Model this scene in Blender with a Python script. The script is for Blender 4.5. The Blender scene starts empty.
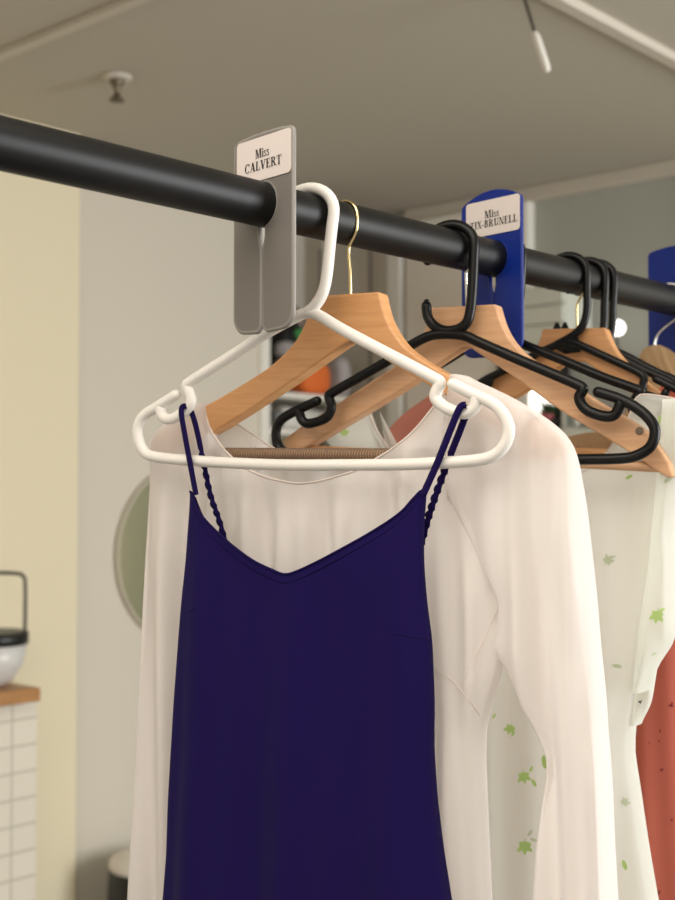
import bpy, bmesh, math, random
import numpy as np
from mathutils import Vector
from mathutils.bvhtree import BVHTree
random.seed(7)
C = bpy.context.scene.collection
R = math.radians

# ------------------------------------------------------------------ camera
F, CX, CY, HY = 1260.0, 337.5, 450.0, 490.0
CAM = Vector((0, 0, 1.5))
PITCH = math.atan((HY - CY) / F)
cd = bpy.data.cameras.new('camera'); cam = bpy.data.objects.new('camera', cd); C.objects.link(cam)
cam.location = CAM; cam.rotation_euler = (R(90) + PITCH, 0, 0)
cd.sensor_fit = 'VERTICAL'; cd.sensor_height = 36; cd.lens = F / 900 * 36
cd.dof.use_dof = True; cd.dof.focus_distance = 1.16; cd.dof.aperture_fstop = 6.3
bpy.context.scene.camera = cam

# ------------------------------------------------------------------ world, lights, exposure
w = bpy.data.worlds.new('World'); bpy.context.scene.world = w; w.use_nodes = True
bg = w.node_tree.nodes['Background']; bg.inputs[0].default_value = (1.0, 0.925, 0.835, 1); bg.inputs[1].default_value = 0.50

def area(name, loc, aim, sx, sy, power, col):
    l = bpy.data.lights.new(name, 'AREA'); l.shape = 'RECTANGLE'; l.size = sx; l.size_y = sy
    l.energy = power; l.color = col
    o = bpy.data.objects.new(name, l); C.objects.link(o); o.location = loc
    o.rotation_euler = (Vector(aim) - Vector(loc)).to_track_quat('-Z', 'Y').to_euler()
    return o
area('assumed_daylight_light', (3.0, 0.9, 1.55), (0.3, 1.3, 1.2), 1.3, 1.7, 54, (0.95, 0.975, 1.0))  # assumed daylight from the right, a bare area light with no window built
area('added_front_fill_light', (-0.6, -2.2, 2.2), (0, 1.6, 1.2), 2.0, 1.2, 5, (1.0, 0.90, 0.78))  # added fill from behind the camera
area('overhead_fill_light', (-0.4, 0.0, 2.44), (-0.4, 0.01, 0), 1.8, 1.8, 22, (1.0, 0.92, 0.82))  # added overhead light, brightens the rail's upper half and hanger tops
area('assumed_warm_lamp_light', (-2.3, 2.2, 2.4), (-1.6, 3.3, 0.9), 0.3, 0.3, 17, (1.0, 0.83, 0.55))  # assumed warm lamp out of view, lights the left wall, no fitting built
vs = bpy.context.scene.view_settings
vs.view_transform = 'Standard'; vs.look = 'None'; vs.gamma = 1.0; vs.use_curve_mapping = False; vs.exposure = 0.95

# ------------------------------------------------------------------ projection helpers
FW = Vector((0, math.cos(PITCH), math.sin(PITCH))); UP = Vector((0, -math.sin(PITCH), math.cos(PITCH)))
def ray(px, py):
    return Vector(((px - CX) / F, 0, 0)) + FW + UP * (-(py - CY) / F)
def hit(px, py, p0, n):
    d = ray(px, py); n = Vector(n)
    return CAM + d * ((Vector(p0) - CAM).dot(n) / d.dot(n))
U = Vector((1143, 1260, 0)).normalized()        # along the rail, away to the right
V = Vector((-U.y, U.x, 0))                      # across the rail, away to the left
RR = 0.020                                      # rail radius
R0 = hit(0, 143, (0, 0.92, 0), (0, 1, 0))
def rail_at(px):                                # point of the rail axis seen at column px
    d = ray(px, 200); k = (d.x, d.y)
    # R0 + t U  with  x/y = d.x/d.y
    t = (R0.y * k[0] / k[1] - R0.x) / (U.x - U.y * k[0] / k[1])
    return R0 + U * t

class Plane:
    def __init__(s, ox, th):
        s.o = rail_at(ox); t = R(th)
        s.h = Vector((math.cos(t), -math.sin(t), 0)); s.n = Vector((-math.sin(t), -math.cos(t), 0))
    def L(s, px, py, b=0.0):
        p = hit(px, py, s.o + s.n * b, s.n) - s.o
        return (p.dot(s.h), p.z)
    def P(s, a, z, b=0.0):
        return s.o + s.h * a + Vector((0, 0, z)) + s.n * b
    def T(s, px, py, b=0.0):
        return s.P(*s.L(px, py, b), b)

# ------------------------------------------------------------------ materials
def mat(name, col, rough=0.6, metal=0.0, spec=0.5, bump=0.0, bscale=200, var=0.0, vscale=8, coat=0.0, emit=0.0, sheen=0.0):
    m = bpy.data.materials.new(name); m.use_nodes = True
    nt = m.node_tree; b = nt.nodes['Principled BSDF']
    c = tuple(col) + (1,)
    b.inputs['Base Color'].default_value = c; b.inputs['Roughness'].default_value = rough
    b.inputs['Metallic'].default_value = metal; b.inputs['Specular IOR Level'].default_value = spec
    b.inputs['Coat Weight'].default_value = coat; b.inputs['Sheen Weight'].default_value = sheen
    if emit:
        b.inputs['Emission Color'].default_value = c; b.inputs['Emission Strength'].default_value = emit
    tc = nt.nodes.new('ShaderNodeTexCoord')
    if var:
        n = nt.nodes.new('ShaderNodeTexNoise'); n.inputs['Scale'].default_value = vscale; n.inputs['Detail'].default_value = 4
        nt.links.new(tc.outputs['Object'], n.inputs['Vector'])
        mx = nt.nodes.new('ShaderNodeMix'); mx.data_type = 'RGBA'
        mx.inputs[6].default_value = tuple(x * (1 - var) for x in col) + (1,); mx.inputs[7].default_value = tuple(min(1, x * (1 + var)) for x in col) + (1,)
        nt.links.new(n.outputs['Fac'], mx.inputs[0]); nt.links.new(mx.outputs[2], b.inputs['Base Color'])
    if bump:
        n = nt.nodes.new('ShaderNodeTexNoise'); n.inputs['Scale'].default_value = bscale; n.inputs['Detail'].default_value = 3
        nt.links.new(tc.outputs['Object'], n.inputs['Vector'])
        bp = nt.nodes.new('ShaderNodeBump'); bp.inputs['Strength'].default_value = bump; bp.inputs['Distance'].default_value = 0.001
        nt.links.new(n.outputs['Fac'], bp.inputs['Height']); nt.links.new(bp.outputs['Normal'], b.inputs['Normal'])
    return m

def wood(name, c1, c2, rough=0.42, axis=(1.6, 1.6, 22)):
    m = bpy.data.materials.new(name); m.use_nodes = True
    nt = m.node_tree; b = nt.nodes['Principled BSDF']; b.inputs['Roughness'].default_value = rough
    tc = nt.nodes.new('ShaderNodeTexCoord'); mp = nt.nodes.new('ShaderNodeMapping'); mp.inputs['Scale'].default_value = axis
    mp.inputs['Rotation'].default_value = (0, R(8), 0)
    n = nt.nodes.new('ShaderNodeTexNoise'); n.inputs['Scale'].default_value = 9; n.inputs['Detail'].default_value = 8; n.inputs['Roughness'].default_value = 0.65
    rp = nt.nodes.new('ShaderNodeValToRGB'); rp.color_ramp.elements[0].color = c1 + (1,); rp.color_ramp.elements[1].color = c2 + (1,)
    rp.color_ramp.elements[0].position = 0.32; rp.color_ramp.elements[1].position = 0.68
    nt.links.new(tc.outputs['Object'], mp.inputs[0]); nt.links.new(mp.outputs[0], n.inputs['Vector'])
    nt.links.new(n.outputs['Fac'], rp.inputs[0]); nt.links.new(rp.outputs[0], b.inputs['Base Color'])
    b.inputs['Coat Weight'].default_value = 0.15; b.inputs['Coat Roughness'].default_value = 0.3
    return m

def cloth(name, col, transl=0.3, transp=0.0, rough=0.85, weave=900, bump=0.25, sheen=0.1, spec=0.2):
    m = bpy.data.materials.new(name); m.use_nodes = True
    nt = m.node_tree; b = nt.nodes['Principled BSDF']; out = nt.nodes['Material Output']
    c = tuple(col) + (1,)
    b.inputs['Base Color'].default_value = c; b.inputs['Roughness'].default_value = rough
    b.inputs['Specular IOR Level'].default_value = spec; b.inputs['Sheen Weight'].default_value = sheen
    tc = nt.nodes.new('ShaderNodeTexCoord')
    n = nt.nodes.new('ShaderNodeTexNoise'); n.inputs['Scale'].default_value = weave
    nt.links.new(tc.outputs['Object'], n.inputs['Vector'])
    bp = nt.nodes.new('ShaderNodeBump'); bp.inputs['Strength'].default_value = bump; bp.inputs['Distance'].default_value = 0.0006
    nt.links.new(n.outputs['Fac'], bp.inputs['Height']); nt.links.new(bp.outputs['Normal'], b.inputs['Normal'])
    t = nt.nodes.new('ShaderNodeBsdfTranslucent'); t.inputs[0].default_value = c
    mx = nt.nodes.new('ShaderNodeMixShader'); mx.inputs[0].default_value = transl
    nt.links.new(b.outputs[0], mx.inputs[1]); nt.links.new(t.outputs[0], mx.inputs[2])
    last = mx
    if transp:
        tr = nt.nodes.new('ShaderNodeBsdfTransparent')
        m2 = nt.nodes.new('ShaderNodeMixShader'); m2.inputs[0].default_value = transp
        nt.links.new(mx.outputs[0], m2.inputs[1]); nt.links.new(tr.outputs[0], m2.inputs[2]); last = m2
    nt.links.new(last.outputs[0], out.inputs[0])
    return m

def tiles(name, col, grout, size):
    m = mat(name, col, 0.35); nt = m.node_tree; b = nt.nodes['Principled BSDF']
    tc = nt.nodes.new('ShaderNodeTexCoord'); mp = nt.nodes.new('ShaderNodeMapping')
    mp.inputs['Rotation'].default_value = (R(90), 0, 0)
    br = nt.nodes.new('ShaderNodeTexBrick'); br.offset = 0.0; br.inputs['Scale'].default_value = 1
    br.inputs['Color1'].default_value = tuple(col) + (1,); br.inputs['Color2'].default_value = tuple(x * .97 for x in col) + (1,)
    br.inputs['Mortar'].default_value = tuple(grout) + (1,)
    br.inputs['Mortar Size'].default_value = 0.003; br.inputs['Brick Width'].default_value = size; br.inputs['Row Height'].default_value = size * .55
    nt.links.new(tc.outputs['UV'], br.inputs['Vector']); nt.links.new(br.outputs['Color'], b.inputs['Base Color'])
    return m

M = dict(
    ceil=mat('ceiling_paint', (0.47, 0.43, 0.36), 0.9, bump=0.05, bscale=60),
    wall=mat('wall_paint_greige', (0.66, 0.61, 0.51), 0.85, bump=0.05, bscale=90),
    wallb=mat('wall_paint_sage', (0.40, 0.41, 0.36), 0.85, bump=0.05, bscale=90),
    cream=mat('wall_paint_cream_lit', (0.80, 0.72, 0.52), 0.85, bump=0.05, bscale=90),  # cream paint, yellowed and brightened to include warm lamplight
    closet=mat('closet_lining', (0.66, 0.61, 0.52), 0.8),
    trim=mat('white_trim', (0.80, 0.77, 0.69), 0.5),
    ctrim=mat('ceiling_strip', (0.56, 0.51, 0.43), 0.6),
    door=mat('door_paint', (0.78, 0.72, 0.62), 0.45),
    floor=mat('floor_grey', (0.16, 0.15, 0.135), 0.5, var=0.1),
    tile=tiles('glazed_tile', (0.74, 0.69, 0.58), (0.50, 0.46, 0.38), 0.12),
    counter=wood('counter_wood', (0.33, 0.14, 0.035), (0.46, 0.22, 0.06)),
    rail=mat('rail_black', (0.005, 0.0048, 0.0046), 0.44, spec=0.25, bump=0.04, bscale=40),
    gold=mat('brass_wire', (0.80, 0.66, 0.36), 0.22, metal=1.0),
    silver=mat('steel_wire', (0.75, 0.74, 0.70), 0.25, metal=1.0),
    white=mat('white_plastic', (0.76, 0.73, 0.675), 0.35, spec=0.4),
    black=mat('black_plastic', (0.003, 0.003, 0.003), 0.33, spec=0.25, bump=0.1, bscale=90),
    wood=wood('beech_wood', (0.50, 0.235, 0.085), (0.62, 0.32, 0.13)),
    wood2=wood('beech_wood_pale', (0.54, 0.29, 0.145), (0.66, 0.39, 0.21)),
    rubber=mat('ribbed_grip', (0.17, 0.115, 0.075), 0.6),
    grey=mat('grey_plastic', (0.165, 0.15, 0.135), 0.45),
    greyrim=mat('grey_plastic_rim', (0.235, 0.22, 0.20), 0.4),
    blue=mat('blue_plastic', (0.0022, 0.018, 0.19), 0.4, spec=0.35),
    label=mat('sticker_paper', (0.63, 0.565, 0.53), 0.7),
    ink=mat('ink', (0.012, 0.011, 0.011), 0.8),
    navy=cloth('navy_crepe', (0.0092, 0.0038, 0.060), 0.03, 0, weave=1500, bump=0.3, sheen=0.03, spec=0.1),
    navy2=cloth('navy_strap', (0.0085, 0.0036, 0.052), 0.03, 0, weave=1500, sheen=0.03, spec=0.1),
    chiffon=cloth('cream_chiffon', (0.87, 0.825, 0.79), 0.35, 0.18, weave=1600, bump=0.12),
    chiffon_hem=cloth('cream_binding', (0.82, 0.73, 0.66), 0.2, 0, weave=1600),
    leafcloth=cloth('white_voile', (0.87, 0.875, 0.81), 0.55, 0.15, weave=1600, bump=0.12),
    leaf=cloth('leaf_print', (0.50, 0.68, 0.25), 0.4, 0.0),
    leafp=cloth('leaf_print_pale', (0.58, 0.64, 0.47), 0.4, 0.0),
    coral=cloth('coral_cotton', (0.52, 0.135, 0.09), 0.25, 0.0),
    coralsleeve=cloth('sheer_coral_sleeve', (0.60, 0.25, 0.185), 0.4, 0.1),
    motif=cloth('dark_red_motif', (0.16, 0.012, 0.02), 0.1),
    tan=cloth('tan_cotton', (0.52, 0.36, 0.20), 0.25, 0.0),
    brown=cloth('brown_motif', (0.12, 0.06, 0.03), 0.1),
    mirror=mat('mirror_glass', (1.0, 0.93, 0.68), 0.12, metal=1.0),
    mframe=mat('mirror_frame', (0.55, 0.50, 0.40), 0.5),
    blk=mat('satin_black', (0.008, 0.008, 0.008), 0.4),
    lid=mat('bin_lid_white', (0.75, 0.70, 0.62), 0.4),
    bowl=mat('white_ceramic', (0.66, 0.65, 0.62), 0.3),
    wire=mat('dark_wire', (0.10, 0.09, 0.075), 0.4, metal=0.6),
    orange=mat('orange_cloth', (0.78, 0.17, 0.03), 0.8, bump=0.2, bscale=30),
    green=mat('green_cloth', (0.06, 0.30, 0.08), 0.8),
    pink=mat('pink_cloth', (0.66, 0.36, 0.34), 0.8),
    greycl=mat('grey_cloth', (0.42, 0.39, 0.38), 0.9, var=0.2, vscale=30),
    whitecl=mat('white_towel', (0.76, 0.74, 0.68), 0.9, bump=0.3, bscale=60),
    dgrey=mat('grey_end', (0.30, 0.31, 0.31), 0.7),
    cupb=mat('pale_cupboard', (0.60, 0.61, 0.53), 0.5),
    teal=mat('teal_grey_paint', (0.32, 0.37, 0.34), 0.6),
    pane=mat('bright_pane', (1.0, 0.97, 0.88), 0.3, emit=1.3),
    globe=mat('lamp_globe', (1.0, 0.98, 0.92), 0.3, emit=1.6),
    plant=mat('dark_leaf', (0.035, 0.07, 0.025), 0.6),
    flower=mat('dusty_pink_flower', (0.45, 0.12, 0.12), 0.7),
    brass=mat('sprinkler_metal', (0.16, 0.13, 0.09), 0.4, metal=0.7),
)

# ------------------------------------------------------------------ object helpers
def empty(name, loc, label=None, cat=None, group=None):
    o = bpy.data.objects.new(name, None); C.objects.link(o); o.location = loc; o.empty_display_size = 0.05
    tag(o, label, cat, group); return o
def tag(o, label=None, cat=None, group=None, kind=None):
    if label: o['label'] = label
    if cat: o['category'] = cat
    if group: o['group'] = group
    if kind: o['kind'] = kind
    return o
def worldpos(o):
    p = Vector((0, 0, 0))
    while o: p = p + o.location; o = o.parent
    return p
class MB:
    def __init__(s): s.v = []; s.f = []; s.mi = []
    def add(s, vs_, fs, m=0):
        k = len(s.v); s.v += [Vector(v) for v in vs_]; s.f += [tuple(i + k for i in f) for f in fs]; s.mi += [m] * len(fs)
    def tube(s, pts, r, seg=12, closed=False, cap=True, m=0):
        pts = [Vector(p) for p in pts]; n = len(pts)
        rs = r if isinstance(r, (list, tuple)) else [r] * n
        tan = []
        for i in range(n):
            a = pts[(i - 1) % n] if closed or i > 0 else pts[i]; b = pts[(i + 1) % n] if closed or i < n - 1 else pts[i]
            tan.append((b - a).normalized())
        ref = Vector((0, 0, 1)) if abs(tan[0].z) < .9 else Vector((1, 0, 0))
        nrm = (ref - tan[0] * ref.dot(tan[0])).normalized()
        vs_, fs = [], []
        for i in range(n):
            nrm = (nrm - tan[i] * nrm.dot(tan[i])).normalized(); bi = tan[i].cross(nrm)
            for k in range(seg):
                t = 2 * math.pi * k / seg
                vs_.append(pts[i] + (nrm * math.cos(t) + bi * math.sin(t)) * rs[i])
        for i in range(n - 1 + (1 if closed else 0)):
            j = (i + 1) % n
            for k in range(seg):
                q = (k + 1) % seg
                fs.append((i * seg + k, i * seg + q, j * seg + q, j * seg + k))
        if cap and not closed:
            for end, sgn in ((0, -1), (n - 1, 1)):
                c0 = end * seg; prev = [c0 + k for k in range(seg)]
                base = pts[end]; r0 = rs[end]
                for lev in (0.5, 0.86):
                    ring = []
                    for k in range(seg):
                        d = vs_[c0 + k] - base
                        vs_.append(base + d * math.sqrt(1 - lev * lev) + tan[end] * sgn * r0 * lev); ring.append(len(vs_) - 1)
                    for k in range(seg):
                        q = (k + 1) % seg
                        fs.append((prev[k], prev[q], ring[q], ring[k]) if sgn > 0 else (prev[q], prev[k], ring[k], ring[q]))
                    prev = ring
                vs_.append(base + tan[end] * sgn * r0); tip = len(vs_) - 1
                for k in range(seg):
                    q = (k + 1) % seg
                    fs.append((prev[k], prev[q], tip) if sgn > 0 else (prev[q], prev[k], tip))
        s.add(vs_, fs, m)
    def prism(s, front, back, m=0):
        n = len(front); vs_ = list(front) + list(back)
        fs = [tuple(range(n)), tuple(range(2 * n - 1, n - 1, -1))]
        fs += [(i, i + n, (i + 1) % n + n, (i + 1) % n) for i in range(n)]
        s.add(vs_, fs, m)
    def box(s, o, ax, ay, az, m=0):          # corner o and three edge vectors
        o = Vector(o); c = [o, o + ax, o + ax + ay, o + ay]
        s.prism(c, [p + az for p in c], m)
    def lathe(s, prof, base, seg=28, axis=Vector((0, 0, 1)), m=0):
        axis = Vector(axis).normalized(); e1 = axis.orthogonal().normalized(); e2 = axis.cross(e1)
        vs_ = []; fs = []
        for r, z in prof:
            for k in range(seg):
                t = 2 * math.pi * k / seg
                vs_.append(Vector(base) + axis * z + (e1 * math.cos(t) + e2 * math.sin(t)) * max(r, 1e-5))
        for i in range(len(prof) - 1):
            for k in range(seg):
                q = (k + 1) % seg; fs.append((i * seg + k, i * seg + q, (i + 1) * seg + q, (i + 1) * seg + k))
        s.add(vs_, fs, m)
    def build(s, name, m, parent=None, smooth=True, bevel=0, bseg=2, weld=0.0, loc=None, uv=None):
        wp = worldpos(parent) if parent else Vector((0, 0, 0))
        if parent is None:
            if loc is None:
                xs = [v.x for v in s.v]; ys = [v.y for v in s.v]; zs = [v.z for v in s.v]
                loc = Vector(((min(xs) + max(xs)) / 2, (min(ys) + max(ys)) / 2, min(zs)))
            wp = Vector(loc)
        me = bpy.data.meshes.new(name); me.from_pydata([v - wp for v in s.v], [], s.f)
        ms = m if isinstance(m, (list, tuple)) else [m]
        for x in ms: me.materials.append(x)
        if len(ms) > 1: me.polygons.foreach_set('material_index', s.mi)
        bm = bmesh.new(); bm.from_mesh(me)
        if weld: bmesh.ops.remove_doubles(bm, verts=bm.verts, dist=weld)
        bmesh.ops.recalc_face_normals(bm, faces=bm.faces)
        for fc in bm.faces: fc.smooth = smooth
        if uv:
            lay = bm.loops.layers.uv.new('UVMap'); eu, ev = uv
            for fc in bm.faces:
                for lp in fc.loops:
                    q = lp.vert.co + wp; lp[lay].uv = (q.dot(eu), q.dot(ev))
        bm.to_mesh(me); bm.free()
        o = bpy.data.objects.new(name, me); C.objects.link(o)
        if parent: o.parent = parent
        else: o.location = wp
        if bevel:
            b = o.modifiers.new('Bevel', 'BEVEL'); b.width = bevel; b.segments = bseg; b.limit_method = 'ANGLE'; b.angle_limit = R(40)
            b.harden_normals = False
        return o
def spline(pts, per=6, closed=False):
    pts = [tuple(p) for p in pts]; n = len(pts); out = []; dim = len(pts[0])
    rng = n if closed else n - 1
    for i in range(rng):
        g = lambda k: pts[k % n] if closed else pts[max(0, min(n - 1, k))]
        p0, p1, p2, p3 = g(i - 1), g(i), g(i + 1), g(i + 2)
        for j in range(per):
            t = j / per
            out.append(tuple(0.5 * (2 * p1[d] + (p2[d] - p0[d]) * t + (2 * p0[d] - 5 * p1[d] + 4 * p2[d] - p3[d]) * t * t
                                    + (3 * p1[d] - p0[d] - 3 * p2[d] + p3[d]) * t ** 3) for d in range(dim)))
    if not closed: out.append(pts[-1])
    return out
Z = Vector((0, 0, 1))

# ------------------------------------------------------------------ room shell
CEIL = 2.5
corner = hit(388, 215.5, (0, 0, CEIL), Z); corner.z = 0
def onA(px, py, off=0.0): return hit(px, py, corner - V * off, V)     # wall along the rail direction, seen on the left
def onB(px, py, off=0.0): return hit(px, py, corner - U * off, U)     # wall across, seen on the right
def struct(o): o['kind'] = 'structure'; return o
def slab(name, p, ax, ay, az, m, uv=None, bevel=0.0):
    b = MB(); b.box(p, ax, ay, az); return struct(b.build(name, m, smooth=False, uv=uv, bevel=bevel))
def A_(px): q = onA(px, 490); q.z = 0; return q
def B_(px): q = onB(px, 490); q.z = 0; return q
floor_o = corner - U * 7.0 - V * 7.0
slab('floor', floor_o - Z * 0.1, U * 7.6, V * 7.6, Z * 0.1, M['floor'])
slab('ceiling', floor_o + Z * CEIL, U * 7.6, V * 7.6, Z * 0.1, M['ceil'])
a0 = A_(262); aL = corner - U * 5.5
slab('wall_left', aL, a0 - aL, V * 0.12, Z * CEIL, M['wall'])
# recess of the open closet at the end of the left wall
slab('wall_closet', a0 + V * 0.42 - U * 0.05, U * ((corner - a0).length + 0.17), V * 0.06, Z * CEIL, M['closet'])
slab('wall_closet_side', a0 - U * 0.05 + V * 0.12, U * 0.05, V * 0.30, Z * CEIL, M['closet'])
slab('wall_closet_end', corner, U * 0.12, V * 0.42, Z * CEIL, M['closet'])
slab('trim_1', A_(258) - V * 0.015, A_(267) - A_(258), V * 0.03, Z * CEIL, M['trim'], bevel=0.002)
slab('mirror_tone_panel', corner - V * 6.5 - U * 0.02, V * 5.27, U * 0.02, Z * CEIL, M['cream'])  # unseen cream panel, added to warm what the round mirror reflects
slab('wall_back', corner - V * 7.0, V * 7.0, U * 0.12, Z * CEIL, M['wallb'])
# pier on the left wall, lamp warmth put into its cream colour, and its tiled half wall
pr = hit(78, 490, corner - V * 0.03, V); pr.z = 0
slab('wall_pier', pr - U * 3.0, U * 3.0, V * 0.03, Z * CEIL, M['cream'])
tr_ = hit(37, 700, corner - V * 0.20, V); tr_.z = 0
TOPZ = hit(37, 697, corner - V * 0.20, V).z
slab('wall_tiled', tr_ - U * 2.0, U * 2.0, V * 0.165, Z * TOPZ, M['tile'], uv=(U, Z))
# ceiling strips
c1 = hit(0, 50, (0, 0, CEIL), Z); 
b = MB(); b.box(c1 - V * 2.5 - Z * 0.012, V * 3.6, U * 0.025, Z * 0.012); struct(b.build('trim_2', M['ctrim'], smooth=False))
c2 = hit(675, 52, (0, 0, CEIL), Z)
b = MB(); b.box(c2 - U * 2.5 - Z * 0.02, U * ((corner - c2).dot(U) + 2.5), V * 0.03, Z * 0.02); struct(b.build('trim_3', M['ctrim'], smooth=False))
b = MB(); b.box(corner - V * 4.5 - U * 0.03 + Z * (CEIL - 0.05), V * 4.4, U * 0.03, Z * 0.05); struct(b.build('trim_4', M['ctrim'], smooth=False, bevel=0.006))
# white door at the end wall, beside the closet
d0, d1 = B_(395), B_(521)
DW = (d0 - d1).length
dr = struct(MB.build((lambda m_: (m_.box(d1 - U * 0.03, V * (DW - 0.075), U * 0.03, Z * 2.42), m_)[1])(MB()), 'door_1', M['door'], smooth=False, bevel=0.003))
b = MB(); b.box(d0 - V * 0.06 - U * 0.045, V * 0.06, U * 0.045, Z * 2.45); b.box(d1 - V * 0.06 - U * 0.045, V * 0.06, U * 0.045, Z * 2.45)
b.box(d1 - U * 0.045 + Z * 2.42, V * DW, U * 0.045, Z * 0.03); struct(b.build('trim_5', M['trim'], smooth=False, bevel=0.004))
# small bright window further along the end wall
def rectB(x0, y0, x1, y1, off=0.0):
    p = onB(x0, y1, off); q = onB(x1, y0, off); p2 = Vector((q.x, q.y, p.z)); return p, p2 - p, Z * (q.z - p.z)
p, ex, ez = rectB(505, 368, 558, 416, 0.03)
wn = struct(MB.build((lambda m_: (m_.box(p, ex, ez, U * 0.028), m_)[1])(MB()), 'window_1', M['pane'], smooth=False))
b = MB()
e = ex.normalized()
for (s0, sx, sz) in ((p - e * .025, e * .025, ez), (p + ex, e * .025, ez), (p - e * .025 + ez, ex + e * .05, Z * .025), (p - e * .025 - Z * .03, ex + e * .05, Z * .03)):
    b.box(s0 - U * 0.012, sx, sz, U * 0.04)
b.build('window_frame', M['blk'], wn, smooth=False)

# ------------------------------------------------------------------ clothes rail
rl = empty('clothes_rail', rail_at(337).xy.to_3d(), 'long black round metal rail the garments and hangers hang from', 'clothes rail')
s0, s1 = R0 - U * 0.35, rail_at(675) + U * 0.62
b = MB(); b.tube([s0 + (s1 - s0) * (i / 40) for i in range(41)], RR, 40); b.build('rail_tube', M['rail'], rl)
for q in (s0 + U * 0.02, s1 - U * 0.02):
    b = MB(); b.tube([Vector((q.x, q.y, 0.03)), Vector((q.x, q.y, q.z))], 0.016, 20); b.build('upright_post', M['rail'], rl)
    b = MB(); b.box(Vector((q.x, q.y, 0)) - V * 0.28 - U * 0.02, V * 0.56, U * 0.04, Z * 0.035); b.build('foot', M['rail'], rl, smooth=False, bevel=0.005)

# ------------------------------------------------------------------ lettering: a small bold serif alphabet made of strokes
def glyph(ch):
    P = []
    T, t, s = 0.20, 0.075, 0.06
    def rc(x0, y0, x1, y1): P.append([(x0, y0), (x1, y0), (x1, y1), (x0, y1)])
    def st(x, w=T, y0=0, y1=1.0, sf=0.09, bot=True, top=True):
        rc(x, y0, x + w, y1)
        if bot: rc(x - sf, y0, x + w + sf, y0 + s)
        if top: rc(x - sf, y1 - s, x + w + sf, y1)
    def dg(xa, ya, xb, yb, w): P.append([(xa, ya), (xa + w, ya), (xb + w, yb), (xb, yb)])
    def arc(cx, cy, rx, ry, a0, a1, w0=T, w1=t, n=14):
        o, i_ = [], []
        for k in range(n + 1):
            an = a0 + (a1 - a0) * k / n; c, s_ = math.cos(an), math.sin(an)
            ww = w1 + (w0 - w1) * abs(c); o.append((cx + rx * c, cy + ry * s_)); i_.append((cx + (rx - ww) * c, cy + (ry - w1) * s_))
        for k in range(n): P.append([o[k], o[k + 1], i_[k + 1], i_[k]])
    pi = math.pi
    if ch == 'M': st(.08, .09); st(.80, T); dg(.10, 1, .42, .0, T); dg(.72, 1, .46, .0, t); w = 1.10
    elif ch == 'i': st(.08, .17, 0, .66, .06, top=False); rc(.03, .60, .25, .66); P.append([(.08 + .085 + .1 * math.cos(k * pi / 4), .86 + .1 * math.sin(k * pi / 4)) for k in range(8)]); w = .33
    elif ch == 's':
        arc(.21, .50, .19, .17, .15 * pi, 1.5 * pi, .13, .07); arc(.21, .18, .20, .185, -.85 * pi, .5 * pi, .13, .07); rc(.34, .46, .38, .66); rc(.02, .0, .06, .2); w = .46
    elif ch == 'C': arc(.45, .5, .42, .52, .22 * pi, 1.78 * pi); rc(.73, .66, .79, 1.0); w = .88
    elif ch == 'A': dg(.06, 0, .38, 1, t); dg(.58, 0, .32, 1, T + .02); rc(.2, .28, .6, .28 + t); rc(-.02, 0, .22, s); rc(.50, 0, .88, s); w = .90
    elif ch == 'L': st(.10); rc(.10, 0, .68, s); P.append([(.62, 0), (.70, 0), (.70, .34), (.65, .34)]); w = .76
    elif ch == 'V': dg(.30, 0, .06, 1, T + .02); dg(.38, 0, .70, 1, t); rc(-.04, 1 - s, .38, 1); rc(.58, 1 - s, .86, 1); w = .86
    elif ch == 'E': st(.10); rc(.10, 0, .66, s); rc(.10, 1 - s, .66, 1); rc(.2, .47, .5, .47 + s); rc(.62, 0, .68, .28); rc(.61, .74, .66, 1); rc(.46, .36, .51, .64); w = .76
    elif ch == 'R': st(.10); arc(.38, .74, .32, .26, -.5 * pi, .5 * pi); rc(.2, 1 - t, .40, 1); rc(.2, .48, .40, .48 + t); dg(.62, 0, .34, .5, T); rc(.62, 0, .92, s); w = .90
    elif ch == 'T': st(.28, top=False); rc(.0, 1 - s, .76, 1); rc(.0, .70, .05, 1); rc(.71, .70, .76, 1); w = .80
    elif ch == 'I': st(.10); w = .42
    elif ch == 'X': dg(.56, 0, .08, 1, T + .02); dg(.08, 0, .64, 1, t); rc(.0, 0, .26, s); rc(.48, 0, .86, s); rc(.0, 1 - s, .40, 1); rc(.54, 1 - s, .82, 1); w = .88
    elif ch == '-': rc(.04, .27, .30, .40); w = .36
    elif ch == 'B': st(.10); arc(.36, .76, .30, .24, -.5 * pi, .5 * pi); arc(.38, .27, .33, .27, -.5 * pi, .5 * pi); rc(.2, 1 - t, .38, 1); rc(.2, .49, .38, .49 + t); rc(.2, 0, .40, t); w = .80
    elif ch == 'U': st(.10, T, .28, 1, bot=False); rc(.66, .3, .66 + t, 1); rc(.58, 1 - s, .82, 1); arc(.42, .32, .32, .33, pi, 2 * pi); w = .88
    elif ch == 'N': st(.10, t); rc(.70, .0, .70 + t, 1); rc(.60, 1 - s, .86, 1); dg(.56, 0, .10, 1, T); w = .90
    else: w = .3
    return P, w
def text_mesh(mb, txt, pl, ac, zc, h, width, b):
    x = 0; polys = []
    for ch in txt:
        P, wd = glyph(ch); polys += [[(px_ + x, py_) for px_, py_ in q] for q in P]; x += wd + 0.03
    k = width / x
    for q in polys:
        pts = [pl.P(ac + (u - x / 2) * k, zc + (v - .5) * h, b) for u, v in q]
        mb.add(pts, [tuple(range(len(pts)))])

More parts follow.
